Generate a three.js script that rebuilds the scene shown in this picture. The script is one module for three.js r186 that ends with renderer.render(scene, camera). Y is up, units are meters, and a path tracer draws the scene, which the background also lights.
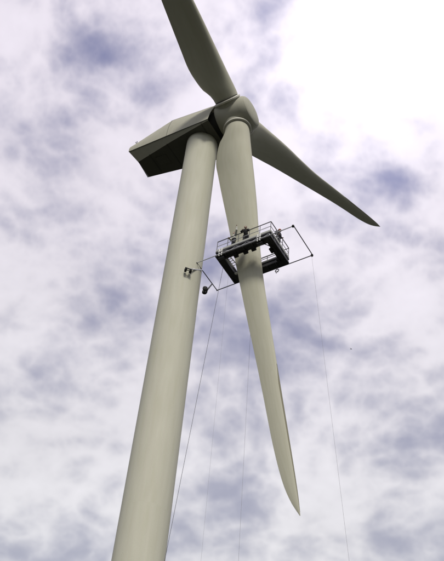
import * as THREE from 'three';
import { RoundedBoxGeometry } from 'three/addons/geometries/RoundedBoxGeometry.js';
import { MarchingCubes } from 'three/addons/objects/MarchingCubes.js';
import { ImprovedNoise } from 'three/addons/math/ImprovedNoise.js';
import { mergeGeometries, mergeVertices, toCreasedNormals } from 'three/addons/utils/BufferGeometryUtils.js';

// ───────────── camera, sky, sun, exposure ─────────────
const scene = new THREE.Scene();
const W = 810, H = 1024;
const camera = new THREE.PerspectiveCamera(28.74, W / H, 0.1, 9000);
camera.position.set(0, 1.6, 0);
camera.up.set(-0.11148825, 0.66495908, 0.73851188);
camera.lookAt(0, 1.6 + 0.74314483, -0.66913061);
scene.add(camera);

const renderer = new THREE.WebGLRenderer({ antialias: true });
renderer.setSize(W, H);
renderer.toneMapping = THREE.LinearToneMapping;
renderer.toneMappingExposure = 1.08;
renderer.shadowMap.enabled = true;

const perlin = new ImprovedNoise();
function fbm(x, y, z, oct, gain = 0.5) {
  let a = 1, s = 0, n = 0;
  for (let i = 0; i < oct; i++) { s += a * perlin.noise(x, y, z); n += a; a *= gain; x = x * 2.03 + 7.1; y = y * 2.03 + 3.7; z += 11.3; }
  return s / n;
}
const sstep = (a, b, x) => { const t = Math.min(1, Math.max(0, (x - a) / (b - a))); return t * t * (3 - 2 * t); };
const mix = (a, b, t) => a + (b - a) * t;
const SUN = new THREE.Vector3(0.06, 0.80, 0.60).normalize();
const BRIGHT = new THREE.Vector3(0.10, 0.86, -0.50).normalize();            // the thin, brightly lit part of the cloud sheet

// thick, broken altocumulus: a layer seen in perspective, thin violet-blue gaps, the sun's glow behind it
{
  const w = 4096, h = 2048, data = new Float32Array(w * h * 4);
  for (let j = 0; j < h; j++) {
    const el = ((j + 0.5) / h - 0.5) * Math.PI, sy = Math.sin(el), cy = Math.cos(el);
    for (let i = 0; i < w; i++) {
      const az = ((i + 0.5) / w - 0.5) * 2 * Math.PI, k = (j * w + i) * 4;
      const dx = Math.cos(az) * cy, dz = Math.sin(az) * cy;
      if (sy < -0.02) { data[k] = 0.2; data[k + 1] = 0.2; data[k + 2] = 0.2; data[k + 3] = 1; continue; }
      const q = 1 / (Math.max(sy, 0) + 0.14), px = dx * q, pz = dz * q;
      const u = px * 0.86 - pz * 0.5, v = px * 0.5 + pz * 0.86;             // drift direction of the layer
      const wx = fbm(u * 4 + 4.2, v * 4 - 1.3, 2.5, 2), wy = fbm(u * 4 - 8.2, v * 4 + 5.1, 7.5, 2);
      const low = fbm(u * 3.4 + 21.7 + wx * 0.3, v * 3.4 + 14.6 + wy * 0.3, 0.5, 2);
      const mid = fbm(u * 8 + wx * 0.5 + 3.3, v * 8 + wy * 0.5 + 9.1, 4.4, 4, 0.5);
      let puff = 0; for (let o = 0, f = 15, a = 0.5; o < 5; o++, f *= 2.1, a *= 0.55) puff += a * (0.55 - 2 * Math.abs(perlin.noise(u * f + wx * 1.2 + o * 9, v * f + wy * 1.2, 3.3 + o)));
      const fine = puff * 0.7;
      const c = low * 0.75 + mid * 0.95 + puff * 0.46;
      const ang = (a) => Math.acos(Math.min(1, dx * a.x + sy * a.y + dz * a.z)) * 57.3;
      const br = Math.exp(-((ang(BRIGHT) / 7) ** 2)), gs = ang(SUN), glow = 0.9 * Math.exp(-((gs / 14) ** 2)) + 0.55 * Math.exp(-((gs / 42) ** 2));
      let cov = sstep(-0.50, 0.30, c + br * 0.36 + glow * 0.2);
      const lo = 1 - sstep(0.50, 0.88, sy);                                  // paler and greener towards the horizon
      cov = mix(cov, 0.55 + 0.45 * cov, lo * 0.8);
      const thick = 0.99 + 0.2 * mid + 0.16 * fine;                                        // relief inside the sheet
      let r = mix(0.215, 0.72 * thick, cov), gg = mix(0.225, 0.675 * thick, cov), b = mix(0.375, 0.755 * thick, cov);
      r = mix(r, r * 0.97, lo); gg = mix(gg, gg * 1.03, lo); b = mix(b, b * 0.96, lo);
      const L = (1 + glow * 1.0 + br * 0.5) * mix(0.25, 1, sstep(0.0, 0.56, sy));   // an overcast sky dims towards the horizon
      data[k] = r * L; data[k + 1] = gg * L; data[k + 2] = b * L; data[k + 3] = 1;
    }
  }
  const sky = new THREE.DataTexture(data, w, h, THREE.RGBAFormat, THREE.FloatType);
  sky.mapping = THREE.EquirectangularReflectionMapping;
  sky.magFilter = sky.minFilter = THREE.LinearFilter; sky.wrapS = THREE.RepeatWrapping; sky.needsUpdate = true;
  scene.background = sky; scene.environment = sky;
}
const sun = new THREE.DirectionalLight(new THREE.Color(1, 0.95, 0.84), 2.2);
sun.position.copy(SUN).multiplyScalar(300).add(new THREE.Vector3(0, 0, -50)); sun.target.position.set(0, 50, -50);
sun.castShadow = true; sun.shadow.radius = 22; sun.shadow.mapSize.set(2048, 2048);
Object.assign(sun.shadow.camera, { left: -70, right: 70, top: 70, bottom: -70, near: 10, far: 600 });
scene.add(sun, sun.target);

// ───────────── helpers ─────────────
let seed = 7; const rnd = () => ((seed = (seed * 1664525 + 1013904223) >>> 0) / 4294967296);
const V = (x, y, z) => new THREE.Vector3(x, y, z);
const used = {};
function numbered(n) { used[n] = (used[n] ?? -1) + 1; return used[n] ? `${n}_${String(used[n]).padStart(3, '0')}` : n; }
function thing(name, label, category, pos, turn = 0, group) {
  const o = new THREE.Group(); o.name = numbered(name); o.position.copy(pos); o.rotation.y = turn;
  o.userData = { label, category }; if (group) o.userData.group = group; scene.add(o); return o;
}
function part(name, geo, mat, parent, label) {
  const m = new THREE.Mesh(Array.isArray(geo) ? mergeGeometries(geo.map(g => { const t = g.index ? g.toNonIndexed() : g; for (const k of Object.keys(t.attributes)) if (!['position', 'normal', 'uv'].includes(k)) t.deleteAttribute(k); return t; })) : geo, mat);
  m.name = name; m.castShadow = m.receiveShadow = true; if (label) m.userData.label = label; parent.add(m); return m;
}
function tube(a, b, r, seg = 10) {                       // straight round bar from a to b
  const d = b.clone().sub(a), g = new THREE.CylinderGeometry(r, r, d.length(), seg);
  g.applyQuaternion(new THREE.Quaternion().setFromUnitVectors(V(0, 1, 0), d.normalize()));
  return g.translate((a.x + b.x) / 2, (a.y + b.y) / 2, (a.z + b.z) / 2);
}
function box(x0, x1, y0, y1, z0, z1, r = 0.012) {
  return new RoundedBoxGeometry(x1 - x0, y1 - y0, z1 - z0, 1, r).translate((x0 + x1) / 2, (y0 + y1) / 2, (z0 + z1) / 2);
}
function surface(rows, cols, f, closeU = false) {        // grid surface f(i/rows, j/cols) -> [Vector3, u, v]
  const p = [], uv = [], ix = [];
  for (let i = 0; i <= rows; i++) for (let j = 0; j <= cols; j++) { const [q, a, b] = f(i / rows, j / cols); p.push(q.x, q.y, q.z); uv.push(a, b); }
  for (let i = 0; i < rows; i++) for (let j = 0; j < cols; j++) { const a = i * (cols + 1) + j, b = a + 1, c = a + cols + 1, d = c + 1; ix.push(a, c, b, b, c, d); }
  const g = new THREE.BufferGeometry(); g.setAttribute('position', new THREE.Float32BufferAttribute(p, 3)); g.setAttribute('uv', new THREE.Float32BufferAttribute(uv, 2)); g.setIndex(ix); g.computeVertexNormals();
  if (closeU) { const n = g.attributes.normal; for (let i = 0; i <= rows; i++) { const a = i * (cols + 1), b = a + cols, s = V(n.getX(a) + n.getX(b), n.getY(a) + n.getY(b), n.getZ(a) + n.getZ(b)).normalize(); n.setXYZ(a, s.x, s.y, s.z); n.setXYZ(b, s.x, s.y, s.z); } }
  return g;
}
function tex(w, h, f, srgb) {
  const d = new Uint8Array(w * h * 4);
  for (let j = 0; j < h; j++) for (let i = 0; i < w; i++) { const c = f(i, j), k = (j * w + i) * 4; d[k] = c[0]; d[k + 1] = c[1]; d[k + 2] = c[2]; d[k + 3] = 255; }
  const t = new THREE.DataTexture(d, w, h); t.wrapS = t.wrapT = THREE.RepeatWrapping; t.magFilter = THREE.LinearFilter; t.minFilter = THREE.LinearMipmapLinearFilter; t.generateMipmaps = true;
  if (srgb) t.colorSpace = THREE.SRGBColorSpace; t.needsUpdate = true; return t;
}
const per = (i, n) => [Math.cos(i / n * 6.2832), Math.sin(i / n * 6.2832)];
// weathered paint: blotches and rain streaks that run along v (tiles around u)
const paintMap = tex(512, 1024, (i, j) => {
  const [cx, cz] = per(i, 512);
  const st = fbm(cx * 6 + 3, cz * 6, j / 1024 * 1.5, 4), bl = fbm(cx * 2.2, cz * 2.2 + 9, j / 1024 * 9, 5);
  const v = 240 + 2 * st + 9 * bl + (rnd() - 0.5) * 12;
  return [v, v - 1 - 3 * st, v - 5 - 8 * Math.max(0, -bl)].map(x => Math.max(0, Math.min(255, x)));
}, true);
const paintRough = tex(256, 512, (i, j) => { const [cx, cz] = per(i, 256); const v = 150 + 60 * fbm(cx * 3, cz * 3, j / 60, 4); return [v, v, v]; });
const PAINT = [0.59, 0.592, 0.505];
const mats = {
  tower: new THREE.MeshPhysicalMaterial({ color: new THREE.Color().setRGB(...PAINT), map: paintMap, roughnessMap: paintRough, roughness: 1.25, specularIntensity: 0.5 }),
  blade: new THREE.MeshPhysicalMaterial({ color: new THREE.Color().setRGB(0.555, 0.555, 0.465), map: paintMap, roughness: 0.95, specularIntensity: 0.3 }),
  shell: new THREE.MeshPhysicalMaterial({ color: new THREE.Color().setRGB(0.47, 0.47, 0.40), map: paintMap, roughness: 0.85, specularIntensity: 0.4 }),
  bellyShade: new THREE.MeshPhysicalMaterial({ color: new THREE.Color().setRGB(0.13, 0.13, 0.115), map: paintMap, roughness: 0.95, specularIntensity: 0.3 }),  // shell paint darkened: the shade under the nacelle is put into the colour
  seamAndShade: new THREE.MeshStandardMaterial({ color: new THREE.Color().setRGB(0.06, 0.06, 0.055), roughness: 0.9 }),  // dark joints; also painted shade on the front panel and hub neck
  ring: new THREE.MeshStandardMaterial({ color: new THREE.Color().setRGB(0.62, 0.61, 0.54), roughness: 0.5 }),
  strip: new THREE.MeshStandardMaterial({ color: new THREE.Color().setRGB(0.20, 0.19, 0.13), roughness: 0.85 }),
  black: new THREE.MeshStandardMaterial({ color: new THREE.Color().setRGB(0.016, 0.016, 0.019), roughness: 0.6 }),
  rubber: new THREE.MeshStandardMaterial({ color: new THREE.Color().setRGB(0.02, 0.02, 0.02), roughness: 0.9 }),
  darkSteel: new THREE.MeshStandardMaterial({ color: new THREE.Color().setRGB(0.05, 0.05, 0.055), roughness: 0.5, metalness: 0.4 }),
  alu: new THREE.MeshStandardMaterial({ color: new THREE.Color().setRGB(0.62, 0.63, 0.65), roughness: 0.42, metalness: 0.75 }),
  white: new THREE.MeshStandardMaterial({ color: new THREE.Color().setRGB(0.78, 0.78, 0.76), roughness: 0.5 }),
  greyBoard: new THREE.MeshStandardMaterial({ color: new THREE.Color().setRGB(0.40, 0.41, 0.38), roughness: 0.7 }),
  canvas: new THREE.MeshStandardMaterial({ color: new THREE.Color().setRGB(0.20, 0.20, 0.19), roughness: 0.95 }),
  rope: new THREE.MeshStandardMaterial({ color: new THREE.Color().setRGB(0.10, 0.10, 0.11), roughness: 0.95 }),
  paleRope: new THREE.MeshStandardMaterial({ color: new THREE.Color().setRGB(0.30, 0.30, 0.33), roughness: 0.95 }),
  grass: new THREE.MeshStandardMaterial({ color: new THREE.Color().setRGB(1, 1, 1), roughness: 1, map: tex(512, 512, (i, j) => {
    const [a, b] = per(i, 512), [c, d] = per(j, 512), n = fbm(a * 3 + c * 2, b * 3 + d * 2, a * d * 3, 5), m = (rnd() - 0.5) * 22;
    return [38 + 18 * n + m, 40 + 18 * n + m, 29 + 12 * n + m * 0.6].map(x => Math.max(0, x)); }, true) }),
};

// ───────────── ground ─────────────
{
  const g = new THREE.CircleGeometry(5000, 128).rotateX(-Math.PI / 2), uv = g.attributes.uv, p = g.attributes.position;
  for (let i = 0; i < uv.count; i++) uv.setXY(i, p.getX(i) / 9, p.getZ(i) / 9);
  const m = new THREE.Mesh(g, mats.grass); m.name = 'ground'; m.receiveShadow = true; m.userData = { kind: 'structure', label: 'grass field below the wind turbine' }; scene.add(m);
}

// ───────────── wind turbine (x = along the shaft to the rotor, z = across, y = up) ─────────────
const AZ = THREE.MathUtils.degToRad(34.2), BASE = V(-2.7995, 0, -51.0951);
const toWorld = (n, y, t) => V(BASE.x + n * Math.cos(AZ) - t * Math.sin(AZ), y, BASE.z + n * Math.sin(AZ) + t * Math.cos(AZ));
const turbine = thing('wind_turbine', 'tall pale grey wind turbine with three feathered blades on a tapering tubular tower', 'wind turbine', BASE, -AZ);
const TOP = 74.55;
{ // tower: tapering rolled-steel tube in welded cans
  const pts = [], rad = y => 1.24 + (75 - y) * 0.005;
  for (let y = 0; y <= TOP - 0.01; y += 0.5) pts.push(new THREE.Vector2(rad(y), y));
  pts.push(new THREE.Vector2(rad(TOP), TOP));
  const g = new THREE.LatheGeometry(pts, 96), uv = g.attributes.uv, p = g.attributes.position;
  for (let i = 0; i < uv.count; i++) uv.setXY(i, uv.getX(i) * 2, p.getY(i) / 19);
  part('tower', g, mats.tower, turbine);
  part('yaw_ring', new THREE.CylinderGeometry(1.34, 1.30, 0.3, 64).translate(0, TOP + 0.0, 0), mats.seamAndShade, turbine);
}
{ // nacelle: hull of stations, each [n, upper half width, upper y, crease half width, crease y, bottom half width, bottom y, roof rise]
  const S = [[-6.34, 1.22, 76.62, 1.48, 75.52, 0.66, 74.72, 0.14], [-2.45, 1.38, 77.62, 1.74, 74.90, 1.32, 74.46, 0.30], [1.66, 1.20, 77.32, 1.98, 74.28, 1.90, 74.2, 0.35]];
  const at = x => { const k = x < S[1][0] ? 0 : 1, t = (x - S[k][0]) / (S[k + 1][0] - S[k][0]); return S[k].map((a, i) => a + (S[k + 1][i] - a) * t); };
  const RAKE = 0.55;                                     // the tail is undercut
  const X = s => S[0][0] + (S[2][0] - S[0][0]) * s;
  const up = surface(26, 24, (a, b) => {   // side, roof, side
    const [x, hw, yu, cw, yc, , , rise] = at(X(a)), s = b * 2 - 1, m = Math.abs(s), sg = Math.sign(s) || 1; let y, z;
    if (m > 0.5) { const t = (m - 0.5) * 2; z = sg * mix(hw, cw, t); y = mix(yu, yc, t); z += sg * 0.10 * Math.sin(t * Math.PI); }
    else { z = s * 2 * hw; y = yu + rise * (1 - (s * 2) ** 2); }
    return [V(x, y, z), (x + 7) / 4, (y + z) / 6];
  });
  const nac = part('nacelle', toCreasedNormals(up, 0.5), mats.shell, turbine);
  for (const sg of [-1, 1]) part('lower_side_panel', surface(16, 4, (a, b) => { const [x, , , cw, yc, bw, yb] = at(X(a)); const t = 0.025 + 0.975 * b; return [V(x + RAKE * (1 - a) * t, mix(yc, yb, t), sg * mix(cw - 0.012, sg < 0 ? mix(bw, cw, 0.46) : bw, t)), x / 4, b / 3]; }), mats.shell, nac);
  for (const sg of [-1, 1]) part('side_seam', surface(16, 1, (a, b) => { const [x, , , cw, yc] = at(X(a)); return [V(x, yc + 0.015 - b * 0.06, sg * (cw - 0.004 - b * 0.03)), x, b]; }), mats.seamAndShade, nac);
  part('underside_panel', surface(16, 6, (a, b) => { const [x, , , cw, , bw, yb] = at(X(a)); return [V(x + RAKE * (1 - a), yb, mix(-mix(bw, cw, 0.46), bw, b)), x / 4, b]; }), mats.bellyShade, nac);
  const endCap = (k, inset) => { const [x, hw, yu, cw, yc, bw, yb, rise] = S[k], sh = new THREE.Shape(); sh.moveTo(-mix(bw, cw, 0.46), yb); sh.lineTo(-cw, yc); sh.lineTo(-hw, yu); for (let i = 1; i < 10; i++) { const s = -1 + i / 5; sh.lineTo(s * hw, yu + rise * (1 - s * s)); } sh.lineTo(hw, yu); sh.lineTo(cw, yc); sh.lineTo(bw, yb);
    const g = new THREE.ShapeGeometry(sh).rotateY(-Math.PI / 2), p = g.attributes.position; for (let i = 0; i < p.count; i++) p.setX(i, x + inset + (k ? 0 : RAKE * Math.max(0, Math.min(1, (yc - p.getY(i)) / (yc - yb)))));
    return g; };
  part('tail_panel', endCap(0, 0.02), mats.bellyShade, nac); part('front_panel', endCap(2, -0.7), mats.seamAndShade, nac);  // both caps coloured dark: unlit tail and shaded front cavity painted in
  // moulding joints across the hull, a service hatch in the underside
  for (const x of [-2.42]) for (const sg of [-1, 1]) part('panel_joint', surface(1, 10, (a, b) => { const [, hw, yu, cw, yc] = at(x), t = b * 0.98 + 0.01; return [V(x + (a - 0.5) * 0.028, mix(yu, yc, t), sg * (mix(hw, cw, t) + 0.10 * Math.sin(t * Math.PI) + 0.012)), a, b]; }), mats.seamAndShade, nac);
  for (const x of [-4.5, -2.6]) part('belly_joint', surface(1, 2, (a, b) => { const [, , , , , bw, yb] = at(x); return [V(x + (a - 0.5) * 0.05, yb - 0.008, mix(-bw, bw, b)), a, b]; }), mats.seamAndShade, nac);
  part('service_hatch', box(-4.25, -3.25, 74.50, 74.575, -0.45, 0.45, 0.02), mats.bellyShade, nac);
  // raised roof hood over the gearbox, its rear edge a small step
  const hx0 = -2.5, hx1 = 1.3;
  part('roof_hood', surface(20, 14, (a, b) => { const x = mix(hx0, hx1, a), [, hw, yu, , , , , rise] = at(x), s = b * 2 - 1, e = Math.min(1, (1 - Math.abs(s)) * 6) * Math.min(1, a * 14), lift = 0.20 * (1 - 0.75 * a) * e - 0.015;
    return [V(x, yu + rise * (1 - s * s * 0.98) + lift, s * hw * 1.01), x / 4, b]; }), mats.shell, nac);
  // wind sensor mast at the tail
  part('sensor_mast', [tube(V(-6.15, 76.6, 0.95), V(-6.15, 77.55, 0.95), 0.035), tube(V(-6.15, 77.2, 0.75), V(-6.15, 77.2, 1.15), 0.022), new THREE.SphereGeometry(0.06, 10, 8).translate(-6.15, 77.25, 0.75), ], mats.darkSteel, nac);
  part('lightning_rod', tube(V(-5.75, 76.7, 0.6), V(-5.75, 77.15, 0.6), 0.03), mats.darkSteel, nac); part('lightning_rod', tube(V(-5.5, 76.75, 1.0), V(-5.5, 77.1, 1.0), 0.03), mats.darkSteel, nac);
}
// rotor
const TILT = THREE.MathUtils.degToRad(5.586), PSI = THREE.MathUtils.degToRad(-4.6212), CONE = THREE.MathUtils.degToRad(2), OV = 2.939, LEN = 38.79;
const N2 = V(Math.cos(TILT), Math.sin(TILT), 0), U2 = V(-Math.sin(TILT), Math.cos(TILT), 0), T2 = V(0, 0, 1);
const HUB = V(0, 75.832, 0).addScaledVector(N2, OV);
{
  const prof = [[0.02, -1.2], [1.40, -1.2], [1.44, -1.17], [1.50, -0.9], [1.56, -0.4], [1.56, 0.35], [1.50, 0.9], [1.40, 1.28], [1.30, 1.42]];
  const q = new THREE.Quaternion().setFromUnitVectors(V(0, 1, 0), N2);
  const g = toCreasedNormals(new THREE.LatheGeometry(prof.map(a => new THREE.Vector2(...a)), 64), 0.6);
  const hub = part('hub', g, mats.shell, turbine); hub.position.copy(HUB); hub.quaternion.copy(q);
  part('hub_neck', new THREE.CylinderGeometry(1.25, 1.2, 0.6, 48).translate(0, -1.48, 0), mats.seamAndShade, hub);  // dark colour paints the shade between nacelle and hub
  const cap = [[1.27, 1.40], [1.30, 1.43], [1.15, 1.53], [0.85, 1.61], [0.5, 1.66], [0.02, 1.68]];
  part('nose_cap', new THREE.LatheGeometry(cap.map(a => new THREE.Vector2(...a)), 64), mats.shell, hub);
}
const lerpTable = (T, r) => {                            // smooth curve through the table
  const n = T.length; if (r <= T[0][0]) return T[0][1]; if (r >= T[n - 1][0]) return T[n - 1][1];
  let i = 1; while (r > T[i][0]) i++;
  const sl = k => k <= 0 || k >= n - 1 ? 0 : (T[k + 1][1] - T[k - 1][1]) / (T[k + 1][0] - T[k - 1][0]);
  const h = T[i][0] - T[i - 1][0], t = (r - T[i - 1][0]) / h, t2 = t * t, t3 = t2 * t, m0 = sl(i - 1) * h, m1 = (i === n - 1 ? (T[i][1] - T[i - 1][1]) / h : sl(i)) * h;
  return (2 * t3 - 3 * t2 + 1) * T[i - 1][1] + (t3 - 2 * t2 + t) * m0 + (3 * t2 - 2 * t3) * T[i][1] + (t3 - t2) * m1;
};
const TE = [[1.75, -1.02], [2.5, -1.22], [3.16, -1.66], [4.26, -2.02], [5.26, -2.2], [6.46, -2.2], [9.86, -2.05], [12.26, -1.92], [18.66, -1.64], [23.06, -1.42], [27.06, -1.2], [29.86, -1.07], [32.86, -0.95], [34.86, -0.82], [36.56, -0.62], [37.76, -0.34], [38.46, -0.08], [38.79, 0.06]];
const LE = [[1.75, 0.95], [2.86, 0.93], [7.06, 0.82], [9.26, 0.73], [11.66, 0.6], [13.86, 0.45], [18.86, 0.2], [23.86, 0.17], [29.86, 0.17], [34.86, 0.18], [37.36, 0.16], [38.79, 0.1]];
const TH = [[1.75, 1.97], [2.5, 1.95], [3.86, 1.6], [6.86, 1.1], [10.86, 0.82], [18.86, 0.5], [28.86, 0.28], [35.86, 0.15], [38.16, 0.07], [38.79, 0.02]];
function section(r, th, off = 0, rise = 0) {                       // a point of the aerofoil: x towards the leading edge, z across the thickness
  const w = sstep(1.9, 7, r), fit = 1 - 0.065 * w, le = lerpTable(LE, r) * fit, te = lerpTable(TE, r) * fit, tk = lerpTable(TH, r), c = le - te;
  const cx = (le + te) / 2 + (c / 2 + off) * Math.cos(th), cz = (tk / 2 + off) * Math.sin(th);
  const xi = (1 - Math.cos(th)) / 2, pf = (0.2969 * Math.sqrt(xi) - 0.126 * xi - 0.3516 * xi * xi + 0.2843 * xi ** 3 - 0.1015 * xi ** 4) / 0.1;
  const ax = cx, az = Math.sign(Math.sin(th)) * (pf * tk / 2 + off) + 0.03 * c * (1 - (2 * xi - 1) ** 2);
  const x = mix(cx, ax, w), z = mix(cz, az, w), tw = THREE.MathUtils.degToRad(mix(2, 0, sstep(2, 30, r)) * w);
  const s = r / LEN;                                     // rise: the bow of a blade that droops under its own weight
  return V(x * Math.cos(tw) - z * Math.sin(tw), -r, x * Math.sin(tw) + z * Math.cos(tw) + rise * 4 * s * (1 - s));
}
const R0 = 1.75, PITCH = THREE.MathUtils.degToRad(-10);
const bladeGeo = rise => surface(110, 56, (a, b) => { const r = R0 + (LEN - R0) * (a < 0.9 ? a : 0.9 + 0.1 * Math.sin((a - 0.9) * 10 * Math.PI / 2)); return [section(r, b * Math.PI * 2, 0, rise), b * 2, r / 14]; }, true);
const rootRing = [[0.9, 1.50], [1.10, 1.50], [1.13, 1.53], [1.13, 1.63], [1.10, 1.66], [1.0, 1.66], [1.0, 1.70], [0.9, 1.70]].map(a => new THREE.Vector2(a[0], -a[1]));
const stubGeo = new THREE.CylinderGeometry(1.03, 1.16, 1.0, 64, 1, true).rotateX(Math.PI).translate(0, -1.02, 0);
const ringGeo = toCreasedNormals(new THREE.LatheGeometry(rootRing, 64), 0.5);
const gapGeo = new THREE.CylinderGeometry(0.955, 0.955, 0.1, 64, 1, true).translate(0, -1.72, 0);
for (let k = 0; k < 3; k++) {
  const an = PSI + k * 2 * Math.PI / 3;
  const b = U2.clone().multiplyScalar(-Math.cos(an)).addScaledVector(T2, Math.sin(an)).multiplyScalar(Math.cos(CONE)).addScaledVector(N2, Math.sin(CONE));
  const y = b.clone().negate(), x = N2.clone().addScaledVector(b, -N2.dot(b)).normalize(), x0 = x.clone(), z0 = x.clone().cross(y), bow = [0, 0.7, -0.7][k];
  x.copy(x0).multiplyScalar(Math.cos(PITCH)).addScaledVector(z0, Math.sin(PITCH)); const z = x.clone().cross(y);
  const bl = part('blade', bladeGeo(bow), mats.blade, turbine, ['pale blade hanging straight down through the work platform', 'dark underside blade rising towards the top of the picture', 'dark underside blade reaching out to the right'][k]);
  bl.position.copy(HUB); bl.quaternion.setFromRotationMatrix(new THREE.Matrix4().makeBasis(x, y, z));
  part('root_collar', stubGeo, mats.shell, bl); part('root_flange', ringGeo, mats.ring, bl); part('root_gap', gapGeo, mats.seamAndShade, bl);
  part('leading_edge_strip', surface(60, 10, (a, c) => { const r = mix(27.4, 38.55, a), t = mix(-0.75, 0.66, c) * mix(0.85, 0.7, a) * mix(0.45, 1, sstep(0, 0.16, a)); return [section(r, (t + 6.2832) % 6.2832, 0.004, bow), c, r / 4]; }), mats.strip, bl, 'worn brown leading edge strip');
}

// ───────────── work platform round the hanging blade ─────────────
const PC = [4.88, 58.8, -1.18];                          // n, height of the underside, t
const plat = thing('work_platform', 'dark square blade access platform with railings encircling the hanging blade', 'work platform', toWorld(PC[0], PC[1], PC[2]), -AZ);
const hx = 2.16, hz = 1.38, bw = 0.5, bh = 0.52;         // half length, half depth, beam width, beam height
{
  // four box beams: two chords and a recessed web each, so that they read as built-up trusses
  const beam = (name, x0, x1, z0, z1) => {
    const b = part(name, [box(x0, x1, 0, 0.16, z0, z1), box(x0 + 0.03, x1 - 0.03, 0.16, bh - 0.14, z0 + 0.05, z1 - 0.05), box(x0, x1, bh - 0.14, bh, z0, z1)], mats.black, plat); return b; };
  beam('front_beam', -hx, hx, hz - bw, hz); beam('rear_beam', -hx, hx, -hz, -hz + bw);
  beam('side_beam', -hx, -hx + bw, -hz + bw + 0.003, hz - bw - 0.003); beam('side_beam', hx - bw, hx, -hz + bw + 0.003, hz - bw - 0.003);
  // chequer deck plates on the beams
  for (let i = 0; i < 6; i++) for (const s of [-1, 1]) { const x = -hx + i * 0.72; part('deck_plate', box(x + 0.01, x + 0.71, bh + 0.002, bh + 0.03, s * hz - (s > 0 ? bw : 0), s * hz + (s > 0 ? 0 : bw), 0.006), mats.greyBoard, plat); }
  for (const s of [-1, 1]) for (let i = 0; i < 2; i++) { const z = -hz + bw + i * 0.88; part('deck_plate', box(s > 0 ? hx - bw : -hx, s > 0 ? hx : -hx + bw, bh + 0.002, bh + 0.03, z + 0.01, z + 0.87, 0.006), mats.greyBoard, plat); }
  // underside stiffeners
  for (let i = 0; i < 7; i++) for (const s of [-1, 1]) { const x = -hx + 0.12 + i * 0.68; part('cross_rib', box(x - 0.03, x + 0.03, -0.05, 0.003, s > 0 ? hz - bw + 0.02 : -hz + 0.02, s > 0 ? hz - 0.02 : -hz + bw - 0.02, 0.008), mats.darkSteel, plat); }
  // toe boards: pale strip above the front beam and along the right side
  part('toe_board', box(-hx + 0.01, hx - 0.01, bh + 0.035, bh + 0.19, hz - 0.03, hz - 0.005, 0.006), mats.greyBoard, plat);
  part('toe_board', box(hx - 0.03, hx - 0.005, bh + 0.035, bh + 0.19, -hz + 0.03, hz - 0.04, 0.006), mats.greyBoard, plat);
  // railing: posts, top rail, mid rail on the front, right and rear sides
  const y0 = bh + 0.03, yt = bh + 1.1, ym = bh + 0.6, e = 0.05;
  const post = (x, z) => part('railing_post', tube(V(x, y0, z), V(x, yt, z), 0.024), mats.darkSteel, plat);
  for (let i = 0; i < 6; i++) post(-hx + e + i * (2 * hx - 2 * e) / 5, hz - e);
  for (const z of [0.45, -0.4, -hz + e]) post(hx - e, z);
  for (let i = 1; i < 5; i++) post(-hx + e + i * (2 * hx - 2 * e) / 5, -hz + e);
  for (const y of [yt, ym]) {
    const nm = y === yt ? 'top_rail' : 'mid_rail', r = y === yt ? 0.03 : 0.022, m = y === yt ? mats.darkSteel : mats.alu;
    part(nm, tube(V(-hx + e, y, hz - e), V(hx - e, y, hz - e), r), m, plat);
    part(nm, tube(V(hx - e, y, hz - e), V(hx - e, y, -hz + e), r), m, plat);
    part(nm, tube(V(hx - e, y, -hz + e), V(-hx + e + 0.85, y, -hz + e), r), m, plat);
  }
  for (let i = 0; i < 3; i++) part('inner_rail', tube(V(0.2, 0.62 + i * 0.24, -hz + bw - 0.03), V(hx - bw, 0.62 + i * 0.24, -hz + bw - 0.03), 0.022), i === 1 ? mats.darkSteel : mats.alu, plat);
  // long guide frame of thin tube that passes along both beams and reaches out past the ends
  const fx0 = 1.30 - PC[0], fx1 = 8.83 - PC[0], fz0 = -2.56 - PC[2], fz1 = 0.23 - PC[2], fy = 0.02, fr = 0.032;
  const zf = fz1 + 0.03, zr = fz0 - 0.03;
  part('guide_tube', tube(V(fx0, fy, zf), V(fx1, fy, zf), fr), mats.alu, plat); part('guide_tube', tube(V(fx0, fy, zr), V(fx1, fy, zr), fr), mats.darkSteel, plat);
  part('guide_end', tube(V(fx0, fy, zr), V(fx0, fy, zf), fr), mats.darkSteel, plat); part('guide_end', tube(V(fx1, fy, zr), V(fx1, fy, zf), fr), mats.darkSteel, plat);
  for (const [x, z] of [[fx0, zf], [fx0, zr]]) part('corner_joint', new THREE.SphereGeometry(0.055, 12, 10).translate(x, fy, z), mats.darkSteel, plat);
  for (const [x, z] of [[fx1, zf], [fx1, zr]]) part('corner_roller', [new THREE.CylinderGeometry(0.085, 0.085, 0.12, 18).translate(x - 0.05, fy, z), new THREE.TorusGeometry(0.07, 0.025, 8, 18).rotateX(Math.PI / 2).translate(x - 0.05, fy, z)], mats.rubber, plat);
  // two arms from the guide end down to rollers that lean on the tower
  const arms = [[[1.30, 58.8, -0.46], [1.13, 57.3, 0.95]], [[1.30, 58.8, -1.9], [1.27, 57.25, -0.97]]];
  arms.forEach(([a, w], k) => {
    const A = V(a[0] - PC[0], a[1] - PC[1] + 0.02, a[2] - PC[2]), Wc = V(w[0] - PC[0], w[1] - PC[1], w[2] - PC[2]);
    const out = V(w[0], 0, w[2]).normalize(), ax = V(-out.z, 0, out.x);          // roller axis level, across the tower's face
    Wc.addScaledVector(out, 0.1);
    const M = A.clone().lerp(Wc, 0.62).addScaledVector(out, 0.08);
    const arm = part('tower_arm', [tube(A, M, 0.045), tube(M, Wc.clone().addScaledVector(out, 0.16), 0.045), new THREE.SphereGeometry(0.06, 10, 8).translate(M.x, M.y, M.z)], k ? mats.black : mats.alu, plat);
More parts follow.
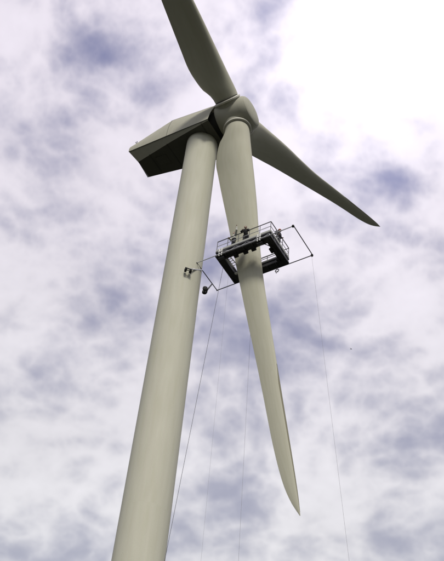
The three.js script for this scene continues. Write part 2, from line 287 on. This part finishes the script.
    const hub = Wc.clone();
    for (const s of [-1, 1]) {
      const c = hub.clone().addScaledVector(ax, s * 0.17);
      const g = new THREE.CylinderGeometry(0.17, 0.17, 0.13, 20); g.applyQuaternion(new THREE.Quaternion().setFromUnitVectors(V(0, 1, 0), ax)); part('tower_roller', g.translate(c.x, c.y, c.z), mats.rubber, arm);
    }
    part('roller_fork', [tube(hub.clone().addScaledVector(ax, -0.27), hub.clone().addScaledVector(ax, 0.27), 0.03), tube(hub.clone().addScaledVector(out, 0.16).addScaledVector(ax, -0.2), hub.clone().addScaledVector(out, 0.16).addScaledVector(ax, 0.2), 0.04)], mats.black, arm);
  });
  // white hoist brackets clamped over the front beam
  for (const x of [-1.72, 1.28]) { const hb = part('hoist_bracket', [box(x - 0.13, x - 0.06, -0.12, bh + 0.12, hz + 0.002, hz + 0.075), box(x + 0.06, x + 0.13, -0.12, bh + 0.12, hz + 0.002, hz + 0.075), box(x - 0.16, x + 0.16, bh * 0.45, bh * 0.62, hz + 0.06, hz + 0.12)], mats.white, plat); part('hoist_motor', new THREE.CylinderGeometry(0.12, 0.12, 0.42, 20).rotateZ(Math.PI / 2).translate(x, -0.14, hz - 0.2), mats.darkSteel, hb); }
  // pale folded access ladder and a work lamp under the left side beam
  const lad = [], lx = -hx + bw + 0.06;
  part('ladder', [tube(V(lx, 0.1, 0.82), V(lx + 0.1, 0.05, -0.02), 0.035), tube(V(lx + 0.36, 0.1, 0.82), V(lx + 0.46, 0.05, -0.02), 0.035), ...[0, 1, 2, 3].map(i => tube(V(lx + 0.02 + i * 0.025, 0.09 - i * 0.012, 0.7 - i * 0.2), V(lx + 0.38 + i * 0.025, 0.09 - i * 0.012, 0.7 - i * 0.2), 0.025))], mats.white, plat);
  part('work_lamp', new THREE.SphereGeometry(0.11, 16, 12).scale(1, 0.7, 1).translate(-hx + bw + 0.1, -0.03, -0.55), mats.white, plat);
  // guide rollers that run on the blade, below the front beam, and small gear boxes
  for (const x of [-0.75, 0.0, 0.62]) { const r = part('blade_roller', new THREE.CylinderGeometry(0.1, 0.1, 0.3, 18).rotateZ(Math.PI / 2).translate(x, -0.1, hz - bw - 0.02), mats.rubber, plat); part('roller_bracket', box(x - 0.2, x + 0.2, -0.07, 0.12, hz - bw + 0.0, hz - bw + 0.09), mats.darkSteel, r); }
  const gb = part('control_box', box(1.35, 1.62, bh + 0.02, bh + 0.42, -hz + bw - 0.24, -hz + bw - 0.02, 0.02), mats.alu, plat); part('box_lid', box(1.34, 1.63, bh + 0.42, bh + 0.45, -hz + bw - 0.25, -hz + bw - 0.01, 0.006), mats.darkSteel, gb);
  part('tool_chest', [box(hx - 0.44, hx - 0.1, bh + 0.03, bh + 0.42, -0.98, -0.62, 0.03), box(hx - 0.42, hx - 0.12, bh + 0.03, bh + 0.3, -1.3, -1.02, 0.03)], mats.greyBoard, plat);
  for (const [x, z, r] of [[-1.5, 0.98, 0.2], [1.55, 0.95, 0.16]]) part('cable_coil', [0, 1, 2].map(i => new THREE.TorusGeometry(r - i * 0.012, 0.03, 8, 24).rotateX(Math.PI / 2).translate(x, bh + 0.06 + i * 0.05, z)), mats.rubber, plat);
  for (const [x, z, w, h] of [[-0.55, 1.08, 0.3, 0.3], [1.95, 0.55, 0.26, 0.42], [1.93, 0.1, 0.3, 0.3]]) { const bag = part('tool_bag', box(x - w / 2, x + w / 2, bh + 0.03, bh + 0.03 + h, z - 0.13, z + 0.13, 0.07), mats.canvas, plat); part('bag_handle', new THREE.TorusGeometry(0.09, 0.014, 6, 16, Math.PI).translate(x, bh + 0.03 + h, z), mats.rubber, bag); }
  for (let i = 0; i < 5; i++) { const x = -hx + 0.3 + i * 0.86; part('lattice_brace', tube(V(x, 0.15, hz - 0.045), V(x + 0.42, bh - 0.13, hz - 0.045), 0.022), mats.alu, plat); part('lattice_brace', tube(V(x + 0.42, bh - 0.13, hz - 0.045), V(x + 0.84 > hx - 0.05 ? hx - 0.06 : x + 0.84, 0.15, hz - 0.045), 0.022), mats.alu, plat); }
  for (let i = 0; i < 3; i++) { const z = -0.95 + i * 0.72; part('lattice_brace', tube(V(hx - 0.045, 0.15, z), V(hx - 0.045, bh - 0.13, z + 0.36), 0.022), mats.alu, plat); }
  part('air_hose', new THREE.TubeGeometry(new THREE.CatmullRomCurve3([V(-1.6, 0.0, hz - 0.35), V(-0.9, -0.16, hz - 0.3), V(-0.2, -0.05, hz - 0.4), V(0.5, -0.2, hz - 0.3), V(1.3, -0.02, hz - 0.35), V(1.85, -0.14, 0.5), V(1.9, -0.04, -0.4)]), 60, 0.03, 8), mats.rubber, plat);
  for (const x of [-1.0, 0.35]) part('brace_strut', tube(V(x, -0.02, hz - bw + 0.05), V(x, 0.55, hz - bw - 0.25), 0.03), mats.alu, plat);
  for (const [x, z] of [[-1.05, 1.02], [0.95, 1.05]]) { const dr = part('cable_drum', new THREE.CylinderGeometry(0.13, 0.13, 0.3, 20).rotateZ(Math.PI / 2).translate(x, bh + 0.22, z), mats.darkSteel, plat); for (const s of [-1, 1]) part('drum_flange', new THREE.CylinderGeometry(0.19, 0.19, 0.025, 22).rotateZ(Math.PI / 2).translate(x + s * 0.16, bh + 0.22, z), mats.greyBoard, dr); }
  for (const z of [0.25, -0.75]) part('spare_roller', new THREE.CylinderGeometry(0.11, 0.11, 0.36, 18).rotateX(Math.PI / 2).translate(hx - bw - 0.02, -0.06, z), mats.rubber, plat);
  for (let i = 0; i < 4; i++) part('rail_brace', tube(V(hx - e, y0, 1.2 - i * 0.66), V(hx - e, ym, 0.9 - i * 0.66), 0.016), mats.alu, plat);
  // a light pulley hanging below the rear right corner
  const px = 1.25, pz = -hz + 0.02;
  const pu = part('hanging_pulley', [new THREE.TorusGeometry(0.13, 0.035, 10, 22).translate(px, -0.3, pz), tube(V(px, 0, pz), V(px, -0.18, pz), 0.025)], mats.alu, plat); part('pulley_hook', new THREE.TorusGeometry(0.07, 0.02, 8, 16, 4.4).translate(px, -0.5, pz), mats.darkSteel, pu);
}

// ───────────── ropes from the platform to the ground ─────────────
function rope(label, a, b, r, m) {
  const mid = a.clone().lerp(b, 0.5); mid.y -= 0.25;
  const g = new THREE.TubeGeometry(new THREE.QuadraticBezierCurve3(V(0, 0, 0), mid.clone().sub(a), b.clone().sub(a)), 40, r, 6);
  const o = new THREE.Mesh(g, m); o.name = numbered('rope'); o.position.copy(a); o.castShadow = true; o.userData = { label, category: 'rope', group: 'ropes hanging from the platform' }; scene.add(o);
}
rope('dark rope hanging close beside the tower, leftmost of the ropes', V(-0.028, 58.8, -50.33), V(-3.329, 0.02, -50.239), 0.013, mats.rope);
rope('faint pale rope between the dark rope and the hanging blade', V(0.401, 58.8, -50.828), V(0.804, 0.02, -50.823), 0.005, mats.paleRope);
rope('thin rope that drops from behind the hanging blade', V(2.141, 58.8, -50.66), V(3.229, 0.02, -50.605), 0.007, mats.paleRope);
rope('thin rope hanging from the outer right corner of the guide frame', toWorld(8.79, 58.8, -2.5), V(11.275, 0.02, -47.251), 0.006, mats.paleRope);

// ───────────── people on the platform ─────────────
function fieldMesh(bones, k = 0.035, size = 1.1, res = 112) {      // smooth union of tapered capsules, meshed
  const mc = new MarchingCubes(res, new THREE.MeshStandardMaterial(), false, false, 160000); mc.isolation = 0;
  const half = res / 2, c = V(0, 0.92, 0), B = bones.map(([a, b, ra, rb]) => ({ a: V(...a), d: V(...b).sub(V(...a)), ra, rb })); B.forEach(o => { o.l = o.d.lengthSq() || 1e-9; });
  const p = V(), q = V();
  for (let z = 0; z < res; z++) for (let y = 0; y < res; y++) for (let x = 0; x < res; x++) {
    p.set((x - half) / half * size + c.x, (y - half) / half * size + c.y, (z - half) / half * size + c.z); let s = 0, m = 9;
    for (const o of B) { q.copy(p).sub(o.a); const t = Math.max(0, Math.min(1, q.dot(o.d) / o.l)); q.addScaledVector(o.d, -t); const d = q.length() - mix(o.ra, o.rb, t); if (d < m) m = d; s += Math.exp(-Math.min(30, Math.max(-8, d / k))); }
    mc.field[x + y * res + z * res * res] = m > 0.3 ? -m : k * Math.log(s);
  }
  mc.update();
  let g = new THREE.BufferGeometry(); g.setAttribute('position', new THREE.BufferAttribute(mc.positionArray.slice(0, mc.count * 3), 3));
  g = mergeVertices(g, 1e-5); g.scale(size, size, size).translate(c.x, c.y, c.z); g.computeVertexNormals(); return g;
}
// joints of a figure standing at the origin and facing +z
function figure(name, label, pos, turn, J, look) {
  const o = thing(name, label, 'person', pos, turn);
  const limb = (a, b, ra, rb) => [a, b, ra, rb], L = look;
  const arms = [], legs = [], hands = [];
  for (const s of ['l', 'r']) {
    arms.push(limb(J[s + 'Sh'], J[s + 'El'], 0.055, 0.044), limb(J[s + 'El'], J[s + 'Wr'], 0.043, 0.030));
    legs.push(limb(J[s + 'Hip'], J[s + 'Kn'], 0.085, 0.060), limb(J[s + 'Kn'], J[s + 'An'], 0.058, 0.040));
    const w = V(...J[s + 'Wr']), d = w.clone().sub(V(...J[s + 'El'])).normalize(), side = V(0, 0, 1).cross(d).lengthSq() > 0.05 ? V(0, 0, 1).cross(d).normalize() : V(1, 0, 0), nn = d.clone().cross(side);
    const at = (u, v, n) => w.clone().addScaledVector(d, u).addScaledVector(side, v).addScaledVector(nn, n);
    hands.push([w, at(0.08, 0, 0), 0.028, 0.034]);
    [[-0.030, 0.075], [-0.010, 0.085], [0.011, 0.08], [0.031, 0.065]].forEach(([v, l]) => { hands.push([at(0.08, v, 0), at(0.08 + l * 0.55, v * 1.1, 0.012), 0.010, 0.009], [at(0.08 + l * 0.55, v * 1.1, 0.012), at(0.08 + l * 0.9, v * 1.1, 0.04), 0.009, 0.007]); });
    hands.push([at(0.02, 0.03, 0), at(0.06, 0.06, 0.02), 0.012, 0.010], [at(0.06, 0.06, 0.02), at(0.085, 0.062, 0.035), 0.010, 0.008]);
  }
  const ch = V(...J.chest), pv = V(...J.pelvis), hd = V(...J.head), nk = ch.clone().lerp(hd, 0.45);
  const f = V(0, 0, 1).applyAxisAngle(V(0, 1, 0), L.headTurn || 0).applyAxisAngle(V(1, 0, 0), L.headTilt || 0), rt = V(0, 1, 0).cross(f).normalize();
  const hp = (x, y, z) => hd.clone().addScaledVector(rt, x).addScaledVector(V(0, 1, 0), y).addScaledVector(f, z).toArray();
  const torso = [limb(pv.toArray(), pv.clone().lerp(ch, 0.5).toArray(), 0.125, 0.115), limb(pv.clone().lerp(ch, 0.5).toArray(), ch.toArray(), 0.115, 0.125), limb(J.lSh, J.rSh, 0.065, 0.065), limb(J.lHip, J.rHip, 0.09, 0.09)];
  const head = [limb(nk.toArray(), hd.toArray(), 0.052, 0.05), limb(hp(0, 0.03, -0.015), hp(0, 0.02, 0.01), 0.088, 0.084), limb(hp(0, -0.05, 0.03), hp(0, -0.075, 0.055), 0.05, 0.032), limb(hp(0, 0.0, 0.085), hp(0, -0.03, 0.108), 0.010, 0.016), limb(hp(0.085, 0, -0.01), hp(0.088, -0.03, -0.01), 0.012, 0.01), limb(hp(-0.085, 0, -0.01), hp(-0.088, -0.03, -0.01), 0.012, 0.01)];
  const skin = new THREE.MeshStandardMaterial({ color: new THREE.Color().setRGB(0.38, 0.26, 0.20), roughness: 0.6 });
  const mat = c => new THREE.MeshStandardMaterial({ color: new THREE.Color().setRGB(...c), roughness: 0.9 });
  const H2 = hands.map(([a, b, ra, rb]) => [a.toArray ? a.toArray() : a, b.toArray ? b.toArray() : b, ra, rb]);
  const hg = H2.map(([a, b, ra, rb]) => { const A = V(...a), Bv = V(...b), d = Bv.clone().sub(A), g = new THREE.CapsuleGeometry((ra + rb) / 2, d.length(), 3, 8); g.applyQuaternion(new THREE.Quaternion().setFromUnitVectors(V(0, 1, 0), d.normalize())); return g.translate((A.x + Bv.x) / 2, (A.y + Bv.y) / 2, (A.z + Bv.z) / 2); });
  const bg = fieldMesh([...torso, ...arms, ...legs, ...head], 0.014); bg.setAttribute('uv', new THREE.Float32BufferAttribute(new Float32Array(bg.attributes.position.count * 2), 2));
  const body = part('body', [bg, ...hg], skin, o);
  const grow = (bs, d) => bs.map(([a, b, ra, rb]) => [a, b, ra + d, rb + d]);
  part('jacket', fieldMesh(grow([...torso.slice(0, 3), ...arms.map((b, i) => b)], 0.024), 0.02), mat(L.jacket), body);
  part('trousers', fieldMesh(grow([torso[3], torso[0], ...legs], 0.02), 0.02), mat(L.trousers), body);
  for (const s of ['l', 'r']) { const a = J[s + 'An']; part('boot', new THREE.CapsuleGeometry(0.052, 0.17, 4, 12).rotateX(Math.PI / 2).scale(1, 0.95, 1).translate(a[0], a[1] - 0.03, a[2] + 0.06), mat([0.02, 0.018, 0.016]), body); }
  for (const s of [-1, 1]) part('eye', new THREE.SphereGeometry(0.011, 8, 6).translate(...hp(s * 0.032, 0.0, 0.083)), mat([0.02, 0.02, 0.02]), body);
  if (L.helmet) { const hm = part('helmet', new THREE.LatheGeometry([[0.135, 0.0], [0.128, 0.012], [0.118, 0.02], [0.112, 0.06], [0.085, 0.105], [0.045, 0.125], [0.001, 0.13]].map(a => new THREE.Vector2(...a)), 28).translate(hd.x, hd.y + 0.045, hd.z - 0.005), new THREE.MeshStandardMaterial({ color: new THREE.Color().setRGB(...L.helmet), roughness: 0.35 }), body); }
  else part('hair', new THREE.SphereGeometry(0.103, 20, 14, 0, Math.PI * 2, 0, Math.PI * 0.56).rotateX(-0.35).translate(hd.x, hd.y + 0.035, hd.z - 0.02), mat([0.015, 0.012, 0.01]), body);
  if (L.harness) part('harness', [new THREE.TorusGeometry(0.15, 0.02, 8, 24).rotateX(Math.PI / 2).translate(pv.x, pv.y + 0.08, pv.z), tube(V(J.lSh[0] * 0.6, J.lSh[1] + 0.06, J.lSh[2] + 0.06), V(pv.x - 0.04, pv.y + 0.1, pv.z + 0.14), 0.018), tube(V(J.rSh[0] * 0.6, J.rSh[1] + 0.06, J.rSh[2] + 0.06), V(pv.x + 0.04, pv.y + 0.1, pv.z + 0.14), 0.018)], mat(L.harness), body);
  return o;
}
const DECK = PC[1] + bh + 0.032;
const stand = { lHip: [0.1, 0.92, 0], rHip: [-0.1, 0.92, 0], lKn: [0.11, 0.5, 0.03], rKn: [-0.11, 0.5, 0.03], lAn: [0.11, 0.085, -0.02], rAn: [-0.12, 0.085, -0.02], pelvis: [0, 0.97, 0], chest: [0, 1.32, 0.01], lSh: [0.19, 1.42, 0], rSh: [-0.19, 1.42, 0], head: [0, 1.63, 0.03] };
figure('person', 'standing person in a pale jacket with one arm raised, leftmost on the platform', toWorld(3.95, DECK, -0.08), -AZ - 0.5, { ...stand, lEl: [0.42, 1.55, 0.1], lWr: [0.48, 1.80, 0.14], rEl: [-0.30, 1.18, 0.1], rWr: [-0.16, 1.05, 0.30] }, { jacket: [0.55, 0.55, 0.50], trousers: [0.02, 0.02, 0.024], headTurn: 0.4, headTilt: 0.2 });
figure('person', 'person in dark clothes with dark hair leaning over the front railing', toWorld(4.85, DECK, -0.16), -AZ + 0.35, { ...stand, chest: [0, 1.28, 0.2], lSh: [0.19, 1.36, 0.22], rSh: [-0.19, 1.36, 0.22], head: [0, 1.50, 0.36], lEl: [0.27, 1.14, 0.36], lWr: [0.16, 1.04, 0.54], rEl: [-0.27, 1.12, 0.32], rWr: [-0.14, 1.02, 0.5] }, { jacket: [0.025, 0.025, 0.03], trousers: [0.02, 0.02, 0.025], headTilt: 0.45 });
figure('person', 'person in an orange red helmet and dark clothes on the right side of the platform', toWorld(6.80, DECK, -1.25), -AZ + 1.25, { ...stand, chest: [0, 1.3, 0.08], head: [0, 1.58, 0.14], lEl: [0.26, 1.15, 0.02], lWr: [0.22, 0.96, 0.2], rEl: [-0.26, 1.15, 0.02], rWr: [-0.2, 0.98, 0.22] }, { jacket: [0.05, 0.05, 0.065], trousers: [0.03, 0.03, 0.04], helmet: [0.65, 0.13, 0.05], harness: [0.30, 0.30, 0.30], headTilt: 0.3 });

// ───────────── a bird far off ─────────────
{
  const b = thing('bird', 'tiny dark bird gliding in the sky right of the hanging blade', 'bird', V(11.68, 68.49, -66.44), 0.7); b.scale.setScalar(0.6);
  const m = new THREE.MeshStandardMaterial({ color: new THREE.Color().setRGB(0.03, 0.03, 0.035), roughness: 0.9 });
  const body = part('body', new THREE.LatheGeometry([[0.001, -0.11], [0.018, -0.09], [0.034, -0.02], [0.03, 0.05], [0.02, 0.075], [0.022, 0.095], [0.012, 0.12], [0.001, 0.145]].map(a => new THREE.Vector2(...a)), 14).rotateX(Math.PI / 2), m, b);
  for (const s of [-1, 1]) part('wing', surface(8, 4, (a, c) => { const ch = 0.09 * (1 - a * 0.85); return [V(s * (0.015 + 0.24 * a), 0.01 + 0.035 * Math.sin(a * 3), 0.05 - a * a * 0.09 - c * ch), a, c]; }), m, b);
  part('tail', surface(3, 2, (a, c) => [V((c - 0.5) * (0.03 + 0.05 * a), 0, -0.09 - a * 0.09 - Math.abs(c - 0.5) * 0.04 * a), a, c]), m, b);
}
renderer.render(scene, camera);
